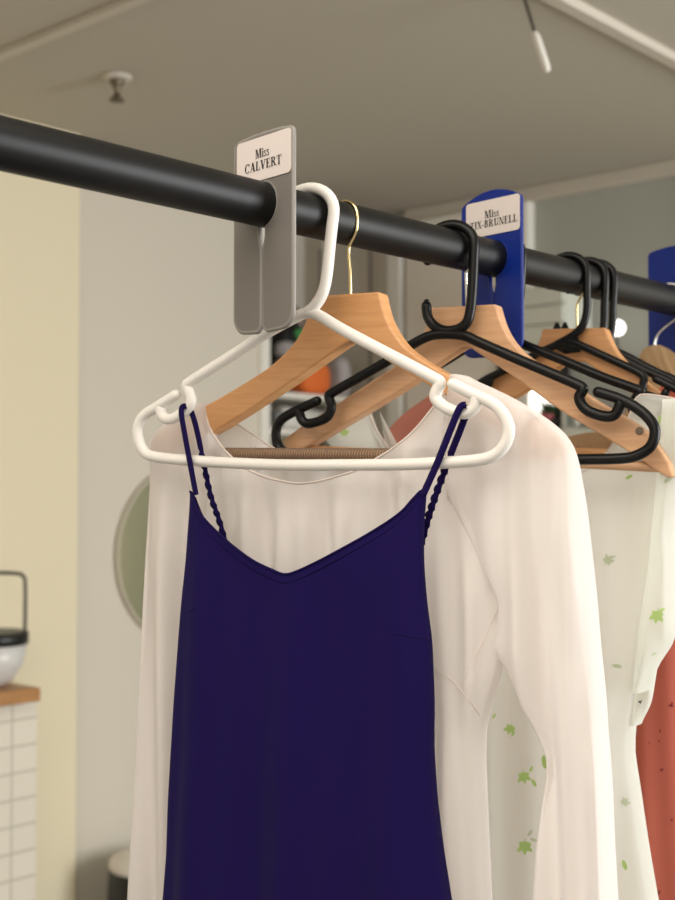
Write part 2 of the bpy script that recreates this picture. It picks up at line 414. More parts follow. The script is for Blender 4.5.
# ------------------------------------------------------------------ rail dividers (flat tags clipped over the rail)
def divider(ox, th, px_l, px_r, y_top, y_bot, m, mr, label, lab=None, arch=0.004, gap=0.0022):
    pl = Plane(ox, th); t = 0.0025
    aLft = pl.L(px_l, 300)[0]; aRgt = pl.L(px_r, 300)[0]
    zt = pl.L((px_l + px_r) / 2, y_top)[1]; zb = pl.L((px_l + px_r) / 2, y_bot)[1]
    rt = empty('rail_divider', pl.P(0, zb), label, 'rail divider')
    Rh = RR + 0.0012
    def rounded(cx, cz, r, a0, a1, n=6): return [(cx + r * math.cos(a0 + (a1 - a0) * k / n), cz + r * math.sin(a0 + (a1 - a0) * k / n)) for k in range(n + 1)]
    pts = []
    # right leg bottom, up the right side, arched top, down the left side, left leg, slit, hole
    rb = 0.009; pi = math.pi
    pts += rounded(gap + rb * .7, zb + rb * .7 + .002, rb * .7, pi, 1.5 * pi); 
    pts += rounded(aRgt - rb * 1.6, zb + rb * 1.6 + .003, rb * 1.6, 1.5 * pi, 2 * pi)
    pts += rounded(aRgt - .005, zt - arch - .005, .005, 0, .40 * pi)
    n = 10
    for k in range(1, n):
        u = k / n; a = aRgt - .004 + (aLft - aRgt + .008) * u; pts.append((a, zt - arch + arch * (1 - (2 * u - 1) ** 2)))
    pts += rounded(aLft + .005, zt - arch - .005, .005, .60 * pi, pi)
    pts += rounded(aLft + rb * 1.6, zb + rb * 1.6 + .003, rb * 1.6, pi, 1.5 * pi)
    pts += rounded(-gap - rb * .7, zb + rb * .7 + .002, rb * .7, 1.5 * pi, 2 * pi)
    pts.append((-gap, -Rh - .020)); pts.append((-gap - .003, -Rh - .008))
    a0 = math.asin(0.25)
    pts += [(-Rh * math.sin(x), -Rh * math.cos(x)) for x in np.linspace(a0, 2 * pi - a0, 36)]
    pts.append((gap + .003, -Rh - .008)); pts.append((gap, -Rh - .020))
    mb = MB(); mb.prism([pl.P(a, z, t) for a, z in pts], [pl.P(a, z, -t) for a, z in pts])
    body = mb.build('divider_body', m, rt, smooth=False, bevel=0.0008)
    # raised rim along the edge
    mb = MB(); mb.tube([pl.P(a, z, t * .2) for a, z in pts], t * .92, 8, closed=True)
    mb.build('edge_rim', mr, rt)
    if lab:
        l0, l1, yt, yb, lines = lab
        A0 = pl.L(l0, 200, t)[0]; A1 = pl.L(l1, 200, t)[0]
        z1 = pl.L((l0 + l1) / 2, yt, t)[1]; z0 = pl.L((l0 + l1) / 2, yb, t)[1]
        r = .004
        q = rounded(A0 + r, z0 + r, r, pi, 1.5 * pi, 4) + rounded(A1 - r, z0 + r, r, 1.5 * pi, 2 * pi, 4) + rounded(A1 - r, z1 - r, r, 0, .5 * pi, 4) + rounded(A0 + r, z1 - r, r, .5 * pi, pi, 4)
        mb = MB(); mb.prism([pl.P(a, z, t + .0009) for a, z in q], [pl.P(a, z, t - .0005) for a, z in q])
        lb = mb.build('name_label', M['label'], rt, smooth=False)
        lb['label'] = 'white sticker with printed name'
        mb = MB()
        for txt, xa, xb, yc, hp in lines:
            a_, z_ = pl.L((xa + xb) / 2, yc, t); wd = pl.L(xb, yc, t)[0] - pl.L(xa, yc, t)[0]
            hh = pl.L(xa, yc - hp / 2, t)[1] - pl.L(xa, yc + hp / 2, t)[1]
            text_mesh(mb, txt, pl, a_, z_, hh, wd, t + .0013)
        mb.build('lettering', M['ink'], lb, smooth=False)
    return rt
divider(264, 47.8, 236.5, 294, 134, 333, M['grey'], M['greyrim'], 'grey plastic rail divider marked CALVERT hung in front of the white hanger',
        (237.5, 291.5, 136, 179.5, [('Miss', 256.5, 270.5, 152.5, 9.0), ('CALVERT', 245.5, 282.5, 164.5, 9.0)]), arch=.002)
divider(494, 47.8, 464, 522, 192, 357, M['blue'], M['blue'], 'blue plastic rail divider with a white name sticker behind the front black hanger',
        (466.5, 520, 199, 234.5, [('Miss', 485.5, 500, 213.5, 7.6), ('TIX-BRUNELL', 470.5, 518, 222.3, 7.2)]), arch=.010)
divider(683, 47.8, 650, 712, 246, 372, M['blue'], M['blue'], 'blue plastic rail divider at the right edge, cut by the frame')

# ------------------------------------------------------------------ hangers
def arc_pts(pl, r, a_from, a_to, n=18, wid=1.08):
    h = RR + r
    return [pl.P(h * wid * math.cos(x), h * math.sin(x) + .0002) for x in np.linspace(R(a_from), R(a_to), n)]
def hook_path(pl, r, stem, a_from=8, a_to=205, wid=1.12):
    return [pl.T(x, y) for x, y in spline(stem, 5)] + arc_pts(pl, r, a_from, a_to, wid=wid)
def smooth3(pts, it=2):
    pts = [Vector(p) for p in pts]
    for _ in range(it):
        pts = [pts[0]] + [(pts[i - 1] + pts[i] * 2 + pts[i + 1]) / 4 for i in range(1, len(pts) - 1)] + [pts[-1]]
    return pts
def plastic(ox, th, r, m, stem, arms, outer, label, extra=None, group=None, wid=1.12):
    pl = Plane(ox, th)
    rt = empty('plastic_hanger', pl.P(0, 0), label, 'clothes hanger', group)
    b = MB(); b.tube(smooth3(hook_path(pl, r, stem, wid=wid)), r, 14); b.build('hook', m, rt)
    b = MB()
    for q in arms: b.tube(smooth3([pl.T(x, y) for x, y in spline(q, 6)], 1), r, 14)
    for q in outer: b.tube(smooth3([pl.T(x, y) for x, y in spline(q, 6)], 1), r, 14)
    if extra: extra(b, pl)
    b.build('shoulder_frame', m, rt)
    return pl, rt
PW, hw = plastic(308, 28, 0.0054, M['white'],
    [(307, 312), (314, 307), (322, 295), (326.5, 278), (329, 255), (331, 235), (333.5, 215)],
    [[(307, 313), (318, 315), (345, 331), (400, 360), (432, 377), (440, 382.5), (437, 390), (435.5, 398), (443, 406), (454.5, 411.5), (466, 413), (474.5, 407), (476, 397)],
     [(307, 313), (298, 316), (265, 334), (224.5, 360), (190, 382), (187, 387), (190, 394), (191, 403), (184, 412), (172, 419), (163, 417), (160, 408)]],
    [[(453, 384), (471, 393), (492, 403), (504, 415), (509, 430.5), (504, 446), (492, 456.5), (475, 460.5), (447, 462.5), (400, 464.5), (340, 465), (285, 465), (231.6, 463), (184, 460), (156, 457), (145, 452.5), (139, 441), (138, 427), (144, 415.5), (156, 407.5), (176, 395)]],
    'white plastic hanger holding the navy slip dress')
PB1, hb1 = plastic(450, 28, 0.0055, M['black'],
    [(426.3, 306), (428, 318), (435.5, 327), (447, 331), (461, 328), (468.5, 319), (471.5, 300), (473, 275), (474, 250)],
    [[(447, 334), (464, 335.5), (481, 343), (518.5, 359.5), (560, 377), (580, 386), (583, 390), (579, 398), (586, 409.5), (602.5, 416), (614.5, 415), (620.5, 403)],
     [(447, 334), (431, 335.5), (414, 343.5), (392.5, 358), (360, 377), (332, 393), (329, 397), (331.5, 407), (326, 418), (309.5, 423.5), (302, 420), (299, 410)]],
    [[(598, 392), (617, 398), (633.5, 406), (647.5, 417), (655, 430), (651, 446), (638, 455), (621.5, 458.5), (579, 459.5), (500, 461), (420, 460.5), (340, 459), (300, 457.5), (284, 452), (277.5, 445), (276, 432), (281, 420), (297.5, 410), (317, 401)]],
    'black plastic hanger, empty, with an up-curved hook end in front of the blue name divider',
    extra=lambda b, pl: b.tube([pl.T(426.3, 307), pl.T(426.4, 303.6), pl.T(426.5, 301.8)], [.003, .0022, .0032], 10))
PB2, hb2 = plastic(503, 36, 0.0052, M['black'],
    [(496, 334), (508, 330), (515, 316), (520, 295), (521, 278)],
    [[(496, 333), (510, 337), (524.5, 345), (560, 359), (600, 376), (636, 389), (640.5, 392), (636, 398), (632, 408), (640, 416), (655, 420), (664, 412)],
     [(496, 333), (484, 337), (470, 346), (418, 378), (384, 397), (366, 406.5), (350, 414.5)]],
    [[(648, 396), (664, 402), (682, 412), (691, 424), (692, 440), (684, 454), (664, 459), (600, 459), (520, 459), (420, 457), (352, 455), (338, 447), (335, 433), (343, 420), (368, 406)]],
    'black plastic hanger carrying the leaf print dress, its hook behind the blue name divider', wid=1.02)
PB3, hb3 = plastic(567, 28, 0.0048, M['black'],
    [(563, 341), (575, 334), (583, 325), (586.5, 313), (587, 300), (586.5, 286)],
    [[(563, 341), (575, 343), (598.5, 353.5), (630, 368), (641, 374), (644, 379), (642.5, 389), (648, 397), (660, 399), (666, 392)],
     [(563, 341), (552, 347), (530, 357), (503, 371), (490, 378), (489, 384), (480, 391), (468, 393)]],
    [[(656, 379), (670, 386), (692, 398), (708, 414), (710, 436), (698, 454), (676, 459), (560, 459), (470, 457), (446, 453), (437, 440), (438, 424), (452, 404), (483, 381), (507, 369.5)]],
    'black plastic hanger with a flat triangular neck in front of the rearmost wooden hanger', wid=1.02,
    extra=lambda b, pl: b.prism([pl.T(x, y, .003) for x, y in ((552, 347), (566, 338), (578, 337), (581, 352), (565, 354))], [pl.T(x, y, -.003) for x, y in ((552, 347), (566, 338), (578, 337), (581, 352), (565, 354))]))
def rear_black(ox, dx, dy, stemx, tipx, label):
    return plastic(ox, 28, 0.0048, M['black'],
        [(tipx, 328), (tipx + 1.5, 337), (tipx + 9, 345), (stemx - 9, 346), (stemx - 2, 335), (stemx, 320), (stemx, 305)],
        [[(tipx + 15, 347), (tipx + 25, 347), (stemx + 5, 352), (stemx + 40, 370), (stemx + 68, 383), (stemx + 66, 392), (stemx + 76, 399), (stemx + 88, 396)],
         [(tipx + 15, 347), (tipx, 350), (tipx - 40, 373), (tipx - 70, 391), (tipx - 71, 398), (tipx - 82, 404)]],
        [[(stemx + 80, 386), (stemx + 106, 401), (stemx + 122, 420), (stemx + 118, 446), (stemx + 90, 459), (580, 459), (tipx - 95, 456), (tipx - 122, 448), (tipx - 126, 428), (tipx - 108, 408), (tipx - 80, 394)]],
        label, wid=1.02, extra=lambda b, pl: b.tube([pl.T(tipx, 329), pl.T(tipx, 326.2), pl.T(tipx, 324.6)], [.003, .0022, .0032], 10))
PB4, hb4 = rear_black(586, 0, 0, 604, 557, 'black plastic hanger holding the coral dress, middle of the three bunched black hooks')
PB5, hb5 = rear_black(595, 0, 0, 612.5, 565, 'rearmost black plastic hanger, last of the three bunched black hooks')

def wooden(ox, th, top_left, up_left, end_left, lo, end_right, up_right, hook_stem, bar, m, mh, label, ribbed, hole=None, hook_ox=0):
    """front face outline traced round: upper left edge -> left end -> lower edge -> right end -> upper right edge"""
    pl = Plane(ox, th); t = .010
    rt = empty('wooden_hanger', pl.P(0, 0), label, 'clothes hanger')
    outl = spline(up_left, 4) + end_left + spline(lo[0], 4) + spline(lo[1], 4) + end_right + spline(up_right, 4)
    loc = [pl.L(x, y, t) for x, y in outl]
    # drop duplicates
    q = [loc[0]]
    for c in loc[1:]:
        if math.hypot(c[0] - q[-1][0], c[1] - q[-1][1]) > .0006: q.append(c)
    b = MB(); b.prism([pl.P(a, z, t) for a, z in q], [pl.P(a, z, -t) for a, z in q])
    sh = b.build('shoulder_bar', m, rt, smooth=False, bevel=0.0022, bseg=3)
    b = MB(); r = .00155
    hp = Plane(hook_ox, 47.0)
    b.tube(smooth3(hook_path(hp, r, hook_stem, 12, 200, wid=1.03), 2), r, 10); b.build('hook', mh, rt)
    (x0, y0), (x1, y1) = bar
    p0, p1 = pl.T(x0, y0), pl.T(x1, y1)
    b = MB()
    b.tube([p0 + (p1 - p0) * (i / 20) for i in range(21)], .0052, 16); b.build('trouser_bar', m, rt)
    if ribbed:
        n = 120; pts, rs = [], []
        for i in range(n * 4 + 1):
            u = .08 + .84 * i / (n * 4); pts.append(p0 + (p1 - p0) * u); rs.append(.0057 + .0007 * math.sin(i * math.pi / 2))
        b = MB(); b.tube(pts, rs, 14); g = b.build('ribbed_grip', M['rubber'], rt); g['label'] = 'brown ribbed grip sleeve on the bar'
    if hole:
        c = pl.T(hole[0], hole[1], t + .0004)
        b = MB(); b.lathe([(0.0001, .0006), (.0034, .0006), (.0042, 0), (.0042, -.001)], c, 20, pl.n); b.build('dowel_plug', M['rubber'], rt)
    return pl, rt
PD1, hd1 = wooden(345, 28, None,
    [(312, 296), (309, 311), (301, 331), (290, 347), (268, 367.5), (235, 388.5), (208, 404), (176, 420)],
    [(160, 430), (153, 438), (153, 448), (160, 455)],
    ([(168, 455), (220, 428), (285, 386), (330, 354), (349, 341)], [(355, 341), (392, 364), (430, 386), (480, 418), (530, 447), (548, 458)]),
    [(560, 459), (566, 452), (564, 443)],
    [(553, 434), (505, 404), (450, 376), (413, 353.5), (396.6, 337), (385, 315.5), (379, 291.5)],
    [(350.5, 296), (350, 270), (348.5, 252), (350, 244), (354, 236), (357, 228)], ((168, 453.5), (552, 455.5)), M['wood'], M['gold'],
    'wooden hanger with brass hook and ribbed bar inside the cream blouse', True, hook_ox=342.5)
PD2, hd2 = wooden(466, 28, None,
    [(430, 307.5), (427, 322), (421, 337), (408, 357), (393, 367), (333, 406), (300, 427)],
    [(285, 438), (282, 443), (287, 449)],
    ([(298, 452), (350, 421), (407, 386), (440, 362), (463, 347)], [(469, 347), (515, 378), (562, 411.5), (602.5, 436), (640, 459)]),
    [(655, 470), (668, 478), (673, 476)],
    [(668, 462), (657, 445.6), (640.5, 427), (595.5, 400.5), (560, 377), (528, 357.5), (512, 342), (502, 325), (495.5, 304)],
    [(467, 308), (466.5, 290), (466, 272), (467.5, 272), (470, 265), (474, 257)], ((292, 449), (664, 467.5)), M['wood2'], M['silver'],
    'pale wooden hanger, empty, directly behind the front black hanger', False, hole=(639.5, 431), hook_ox=461.5)
PD3, hd3 = wooden(576, 28, None,
    [(542, 329), (540, 338), (534, 349), (515, 364), (480, 386), (430, 416)],
    [(412, 429), (408, 437), (414, 444)],
    ([(432, 442), (511, 399), (545, 377), (566, 361)], [(584, 361), (620, 384), (680, 419), (745, 456)]),
    [(760, 464), (768, 458)],
    [(756, 445), (690, 410), (650, 385), (629, 366), (614, 348), (605, 327.5)],
    [(577, 330), (577, 316), (577, 306), (580, 298), (585, 290)], ((416, 444), (760, 460.5)), M['wood'], M['gold'],
    'rearmost wooden hanger with brass hook between the bunched black hangers', False, hook_ox=575)
# wire hanger at the right edge
PWI = Plane(668, 28)
hwi = empty('wire_hanger', PWI.P(0, 0), 'pale metal wire hanger holding the tan garment at the right edge', 'clothes hanger')
b = MB(); r = .0016
b.tube(smooth3([PWI.T(x, y) for x, y in spline([(653, 366), (653.5, 352), (656, 338), (663, 329), (677, 318), (684, 308)], 5)] + arc_pts(PWI, r, 0, 200, wid=1.06), 2), r, 10); b.build('hook', M['silver'], hwi)
b = MB(); b.tube(smooth3([PWI.T(x, y) for x, y in spline([(653, 366), (700, 392), (752, 432), (756, 442), (740, 452), (640, 456), (560, 456), (548, 452), (556, 446), (596, 440), (622, 432), (636, 404), (648, 376), (653, 366)], 6)], 1), r, 10); b.build('shoulder_frame', M['silver'], hwi)

# ------------------------------------------------------------------ garments
class Panel:
    """a garment piece: left and right edges traced row by row, front and back sheets with folds"""
    def __init__(s, pl, rows, b0=0.0):
        s.pl = pl; s.b0 = b0; s.d = .006
        Ls, Rs = [], []
        for y, l, r in rows:
            a, z = pl.L(l, y, b0); Ls.append((z, a)); a, z = pl.L(r, y, b0); Rs.append((z, a))
        Ls.sort(); Rs.sort(); s.Ls = np.array(Ls); s.Rs = np.array(Rs); s.zmin = min(s.Ls[0, 0], s.Rs[0, 0]); s.zmax = max(s.Ls[-1, 0], s.Rs[-1, 0])
    def edges(s, z): return float(np.interp(z, s.Ls[:, 0], s.Ls[:, 1])), float(np.interp(z, s.Rs[:, 0], s.Rs[:, 1]))
    def edges_s(s, z):
        e = [s.edges(z + k * s.d) for k in (-2, -1, 0, 1, 2)]; return tuple((e[0][i] + 2 * e[1][i] + 3 * e[2][i] + 2 * e[3][i] + e[4][i]) / 9 for i in (0, 1))
    def top_fn(s, px):
        pts = []
        for x, y in spline(px, 5):
            a, z = s.pl.L(x, y, s.b0); l, r = s.edges(z); pts.append((2 * (a - l) / max(r - l, 1e-6) - 1, z))
        pts.sort(); arr = np.array(pts)
        return lambda u: float(np.interp(u, arr[:, 0], arr[:, 1]))
    def pt(s, u, z, side, depth, fold, fade=1.0):
        l, r = s.edges_s(z); a = (l + r) / 2 + u * (r - l) / 2
        e = math.sqrt(max(0, 1 - u * u)); env = min(1, (1 - abs(u)) * 6)
        bb = side * depth(z) * e ** .6 + fold(a, z, side) * env * fade
        return s.pl.P(a, z, s.b0 + bb)
    def sheet(s, mb, top, side, depth, fold, nu=90, nv=110, zb=None, m=0):
        zb = s.zmin if zb is None else zb; vs_ = []; fs = []
        for i in range(nu + 1):
            u = -math.cos(math.pi * i / nu) * .35 + (2 * i / nu - 1) * .65
            zt = top(u)
            for j in range(nv + 1):
                z = zt + (zb - zt) * j / nv
                vs_.append(s.pt(u, z, side, depth, fold, min(1, .12 + (zt - z) / .045)))
        for i in range(nu):
            for j in range(nv):
                k = i * (nv + 1) + j; fs.append((k, k + 1, k + nv + 2, k + nv + 1))
        mb.add(vs_, fs, m)
    def edge_line(s, top, side, depth, fold, n=90, u0=-1, u1=1):
        return [s.pt(u0 + (u1 - u0) * i / n, top(u0 + (u1 - u0) * i / n), side, depth, fold, .12) for i in range(n + 1)]
def lerp(z, z0, z1, a, b): return a + (b - a) * max(0, min(1, (z - z0) / (z1 - z0)))
def bvh_of(o):
    wp = worldpos(o); return BVHTree.FromPolygons([v.co + wp for v in o.data.vertices], [tuple(p.vertices) for p in o.data.polygons])

# ---- navy slip dress
sl = empty('slip_dress', PW.P(0, -.62), 'navy blue slip dress with thin straps on the white hanger', 'dress')
rows = [(490, 191.5, 427), (500, 192, 426.5), (520, 190.5, 424.5), (560, 188, 424), (600, 184, 427), (640, 181, 432.5), (700, 177, 435), (750, 174.5, 434.5), (800, 172, 438), (850, 171, 444), (900, 167.5, 452), (1000, 158, 467), (1150, 148, 488), (1250, 142, 500)]
SP = Panel(PW, rows)
neck = SP.top_fn([(190.5, 492), (196, 493), (202, 506), (213, 520), (238, 542), (262, 559), (282, 568.5), (296, 573), (311, 568.5), (336, 556), (375, 534), (404, 514), (418, 498), (424, 491), (427, 492)])
backn = SP.top_fn([(190.5, 492), (193, 494), (205, 525), (240, 557), (300, 578), (375, 554), (412, 520), (424, 494), (427, 492)])
dpt = lambda z: lerp(z, -.75, -.22, .040, .014)
def fold(a, z, side):
    g = lerp(z, -.75, -.25, 1, .15)
    return g * (.0052 * math.sin(a * 62 + 1.3 + side + z * 1.5) + .0030 * math.sin(a * 118 - z * 4 + .5)) + .0012 * math.sin(a * 25 + z * 22) 
b = MB(); SP.sheet(b, neck, 1, dpt, fold, 240, 110)
SP.sheet(b, backn, -1, lambda z: dpt(z) * .6, lambda a, z, side: fold(a, z, side) * .5, 60, 60)
b.build('bodice_and_skirt', M['navy'], sl, weld=.00005)
b = MB(); b.tube(SP.edge_line(neck, 1, dpt, fold, 220, -.985, .985), .0012, 8); b.build('neckline_edge', M['navy2'], sl)
b = MB(); dn = lambda u: neck(u) - .0075
pts = SP.edge_line(dn, 1, lambda z: dpt(z) + .0004, fold, 110, -.95, .95); b.tube(pts, .0004, 6); b.build('neckline_stitching', M['navy2'], sl)
# bust darts: short pressed seams at each side
for ln in ([(186, 612), (193, 611), (199, 608)], [(432, 640), (415, 637), (398, 632)]):
    b = MB(); q = [SP.pl.L(x, y, .012) for x, y in spline(ln, 4)]
    pts = []
    for a, z in q:
        l, r = SP.edges_s(z); u = max(-.995, min(.995, 2 * (a - l) / (r - l) - 1)); pts.append(SP.pt(u, z, 1, dpt, fold))
    b.tube(pts, .0006, 6); b.build('bust_dart', M['navy2'], sl)
def ribbon(px, w, b0, b1, name, ruched=0):
    q = spline(px, 8); n = len(q); A, B = [], []
    for i, (x, y) in enumerate(q):
        bb = b0 + (b1 - b0) * i / (n - 1)
        A.append(PW.T(x, y, bb))
    mb = MB(); vs_ = []; fs = []
    for i in range(n):
        d = (A[min(i + 1, n - 1)] - A[max(i - 1, 0)]).normalized(); sd = d.cross(PW.n).normalized()
        u = i / (n - 1); ww = w * (1 + (.28 * math.sin(i * 2.1) if ruched and u > ruched else 0)); bn = (.0009 * math.sin(i * 2.1 + 1) if ruched and u > ruched else 0)
        for (k, tt) in ((-1, .0006), (1, .0006), (1, -.0006), (-1, -.0006)): vs_.append(A[i] + sd * ww / 2 * k + PW.n * (tt + bn))
    for i in range(n - 1):
        for k in range(4): fs.append((i * 4 + k, i * 4 + (k + 1) % 4, i * 4 + 4 + (k + 1) % 4, i * 4 + 4 + k))
    fs += [(0, 1, 2, 3), (n * 4 - 4, n * 4 - 3, n * 4 - 2, n * 4 - 1)]
    mb.add(vs_, fs); return mb.build(name, M['navy2'], sl)
ribbon([(186, 406), (182, 407.5), (181.5, 415), (185, 436), (190, 463), (196, 495)], .0056, .0062, .010, 'strap')
ribbon([(186, 406), (190, 409), (195, 423), (200, 445), (205, 470), (211, 497), (219, 520), (226, 545)], .0056, .0000, -.012, 'back_strap', .45)
ribbon([(466, 405), (461, 406.5), (456, 416), (446, 441), (436, 466), (423, 495)], .0062, .0068, .010, 'strap')
ribbon([(466, 405), (467, 411), (461, 428), (452, 451), (443, 475), (434, 500), (427, 522), (421, 545)], .0062, -.0000, -.012, 'back_strap', .45)

# ---- cream chiffon blouse
bl = empty('blouse', PD1.P(0, -.62), 'cream sheer long-sleeved blouse behind the navy slip dress', 'blouse')
rows = [(376, 208, 458), (404, 206, 455), (430, 205, 453), (470, 205, 453), (500, 207, 462), (540, 205, 478), (570, 203, 492), (600, 203, 505), (640, 206, 506), (670, 208, 502), (700, 208, 493), (727, 207, 486), (760, 205, 485), (900, 196, 491), (1000, 190, 498), (1150, 182, 512)]
BP = Panel(PD1, rows)
nk = BP.top_fn([(206, 405), (209.5, 406), (216.5, 430), (240, 457), (266, 473.5), (294, 481.5), (319, 483), (362, 472), (388, 457), (415, 437.5), (436, 411), (450, 391), (457, 378), (458, 378)])
bk = BP.top_fn([(206, 405), (210, 406), (228, 422), (272, 452), (310, 468), (350, 466), (385, 450), (415, 432), (436, 409), (450, 391), (457, 378), (458, 378)])
bd = lambda z: lerp(z, -.45, -.15, .030, .017)
def bfold(a, z, side):
    g = lerp(z, -.50, -.20, 1, .85)
    lo = 1.0 if z > -.42 else 1.25
    return lo * g * (.0075 * math.sin(a * 105 + side * .8 + 1.0 * math.sin(z * 6)) + .0050 * math.sin(a * 190 + z * 5 + 2)) + .0014 * math.sin(a * 40 - z * 30)
b = MB(); BP.sheet(b, nk, 1, bd, bfold, 110, 100); BP.sheet(b, bk, -1, bd, bfold, 80, 70)
body = b.build('bodice_and_skirt', M['chiffon'], bl, weld=.00005)
b = MB(); b.tube(BP.edge_line(nk, 1, bd, bfold, 120, -.99, .99), .0011, 8); b.build('neckline_binding', M['chiffon_hem'], bl)
b = MB(); b.tube(BP.edge_line(bk, -1, bd, bfold, 120, -.99, .99), .0010, 8); b.build('neckline_binding', M['chiffon_hem'], bl)
# right sleeve
rr = [(376, 455, 461), (380, 453.5, 473), (386, 451.5, 488), (400, 448.5, 517), (420, 446, 549), (434, 445, 565), (446, 444.5, 573), (462, 444.5, 578), (490, 449, 583), (511, 459, 586), (540, 473, 589), (560, 482, 591), (579, 492, 593), (600, 502, 595), (625, 502, 597), (648, 497, 599), (667, 510, 601), (687, 521, 603), (712, 532, 605), (734, 541, 606), (754, 549, 608), (775, 549.5, 609.5), (800, 545.5, 611), (847, 540, 613), (900, 537, 616), (1000, 530, 622), (1060, 528, 626)]
SR = Panel(PD1, rr); SR.d = .0035; A551 = PD1.L(551, 600)[0]
sd_ = lambda z: (.0170 + .0110 * min(1, max(0, (-.13 - z) / .16)) if z > -.60 else .028) if z < -.03 else .017
def sfold(a, z, side):
    g = lerp(z, -.36, -.14, 1, 0.0)
    k = (a - A551 - .012 * math.sin(z * 7)) / .0065; cr = (-.0065 * math.exp(-k * k) + .0035 * math.exp(-(k - 2.0) ** 2) + .003 * math.exp(-(k + 2.2) ** 2)) * (1 if side > 0 else .3) * min(1, max(0, (-.145 - z) * 18))
    return cr + g * (.0085 * math.sin(a * 88 + z * 5 + .9) * (1 if side > 0 else .6) + .0045 * math.sin(a * 170 - z * 3)) + .0008 * math.sin(a * 60 + z * 40) * min(1, max(0, (-.06 - z) * 10))
topR = lambda u: SR.zmax
b = MB(); SR.sheet(b, topR, 1, sd_, sfold, 60, 130); SR.sheet(b, topR, -1, sd_, sfold, 50, 100)
slv = b.build('sleeve', M['chiffon'], bl, weld=.00005)
# left sleeve
rl_ = [(404, 202, 211), (410, 191, 213), (420, 174, 214), (430, 160, 215), (438, 154, 215), (450, 153, 216), (480, 154, 216), (540, 151, 213), (600, 148, 207), (700, 145, 199), (800, 142, 192), (900, 137, 187), (1000, 126, 182), (1050, 124, 180)]
SL = Panel(PD1, rl_)
topL = lambda u: SL.zmax
def lfold(a, z, side):
    g = lerp(z, -.34, -.16, 1, 0.1)
    return g * (.008 * math.sin(a * 125 + z * 4 + 2.2) + .002 * math.sin(a * 230 - z * 3))
sdl = lambda z: .0165 + .009 * min(1, max(0, (-.16 - z) / .16))
b = MB(); SL.sheet(b, topL, 1, sdl, lfold, 50, 110); SL.sheet(b, topL, -1, sdl, lfold, 40, 80)
b.build('sleeve', M['chiffon'], bl, weld=.00005)
# seams: armhole and waist, sewn on the surface the camera side shows
def seam(objs, px, parent, m, r=.0005, name='seam', lift=.0004):
    vs_ = [bvh_of(o) for o in objs]; pts = []
    for x, y in spline(px, 6):
        d = ray(x, y).normalized(); best = None
        for t in vs_:
            h_ = t.ray_cast(CAM, d)
            if h_[0] is not None and (best is None or h_[3] < best[3]): best = h_
        if best: pts.append(best[0] - d * lift)
    if len(pts) > 2:
        mb = MB(); mb.tube(smooth3(pts, 1), r, 6); mb.build(name, m, parent)
seam([body, slv], [(452, 398), (447.5, 425), (446.5, 460), (448, 500)], bl, M['chiffon_hem'], name='armhole_seam')
seam([body, slv], [(500, 606), (483, 640), (462, 684)], bl, M['chiffon_hem'], name='side_seam')
seam([body], [(436, 671), (450, 679), (466, 696), (480, 715)], bl, M['chiffon_hem'], name='waist_seam')

# ---- print motifs laid on a garment surface (they become faces of the garment's own mesh)
IVY = [(0, -1.1), (.18, -.75), (.38, -.45), (.66, -.58), (1.0, -.62), (.90, -.2), (.66, .12), (.78, .45), (.62, .66), (.28, .62), (.06, .72), (.03, 1.15), (-.05, 1.15), (-.06, .72), (-.34, .60), (-.66, .58), (-.84, .30), (-.62, .02), (-.88, -.28), (-.92, -.66), (-.52, -.54), (-.26, -.48)]
OVAL = [(.42 * math.cos(k * math.pi / 5), math.sin(k * math.pi / 5)) for k in range(10)]
BLOB = [((.6 + .4 * ((k * 7) % 3 - 1)) * math.cos(k * math.pi / 5), (.7 + .3 * ((k * 5) % 3 - 1)) * math.sin(k * math.pi / 5)) for k in range(10)]
def add_prints(o, prints, m_idx):
    wp = worldpos(o); bvh = bvh_of(o); bm = bmesh.new(); bm.from_mesh(o.data)
    for (x, y, r, ang, shape, mi) in prints:
        ca, sa = math.cos(R(ang)), math.sin(R(ang)); ring = []; ok = True
        rings = []
        for sc in (0.0, .5, 1.0):
            cur = []
            for (u, v) in (shape if sc else [(0, 0)]):
                q = (x + r * sc * (u * ca - v * sa), y + r * sc * (u * sa + v * ca))
                d = ray(*q).normalized(); h_ = bvh.ray_cast(CAM, d)
                if h_[0] is None: ok = False; break
                cur.append(h_[0] - d * .0006 - wp)
            if not ok: break
            rings.append(cur)
        if not ok: continue
        c = bm.verts.new(rings[0][0]); v1 = [bm.verts.new(p) for p in rings[1]]; v2 = [bm.verts.new(p) for p in rings[2]]
        n = len(v1)
        for k in range(n):
            j = (k + 1) % n
            for f_ in ((c, v1[k], v1[j]), (v1[k], v2[k], v2[j], v1[j])):
                fc = bm.faces.new(f_); fc.material_index = mi; fc.smooth = True
    bm.to_mesh(o.data); bm.free()

# ---- white leaf print dress
ld = empty('printed_dress', PB2.P(0, -.62), 'sheer white dress printed with green leaves, behind the cream blouse', 'dress')
rows = [(394, 318, 690), (404, 316, 694), (430, 318, 690), (470, 350, 672), (530, 372, 662), (600, 384, 652), (660, 388, 642), (700, 390, 637), (740, 391, 633), (756, 391, 632.5), (790, 388, 638), (840, 382, 645.5), (900, 374, 656), (1000, 362, 674), (1120, 350, 694)]
LP = Panel(PB2, rows)
lk = LP.top_fn([(316, 425), (345, 414), (371, 403), (378, 420), (392, 448), (430, 478), (490, 492), (545, 489), (583, 476), (610, 455), (632, 420), (640, 398), (650, 395), (672, 398), (690, 402), (694, 406)])
lbk = LP.top_fn([(316, 425), (345, 414), (371, 403), (372.5, 420), (381, 448), (396, 474), (490, 474), (545, 472), (590, 462), (618, 440), (634, 415), (640, 398), (650, 395), (672, 398), (690, 402), (694, 406)])
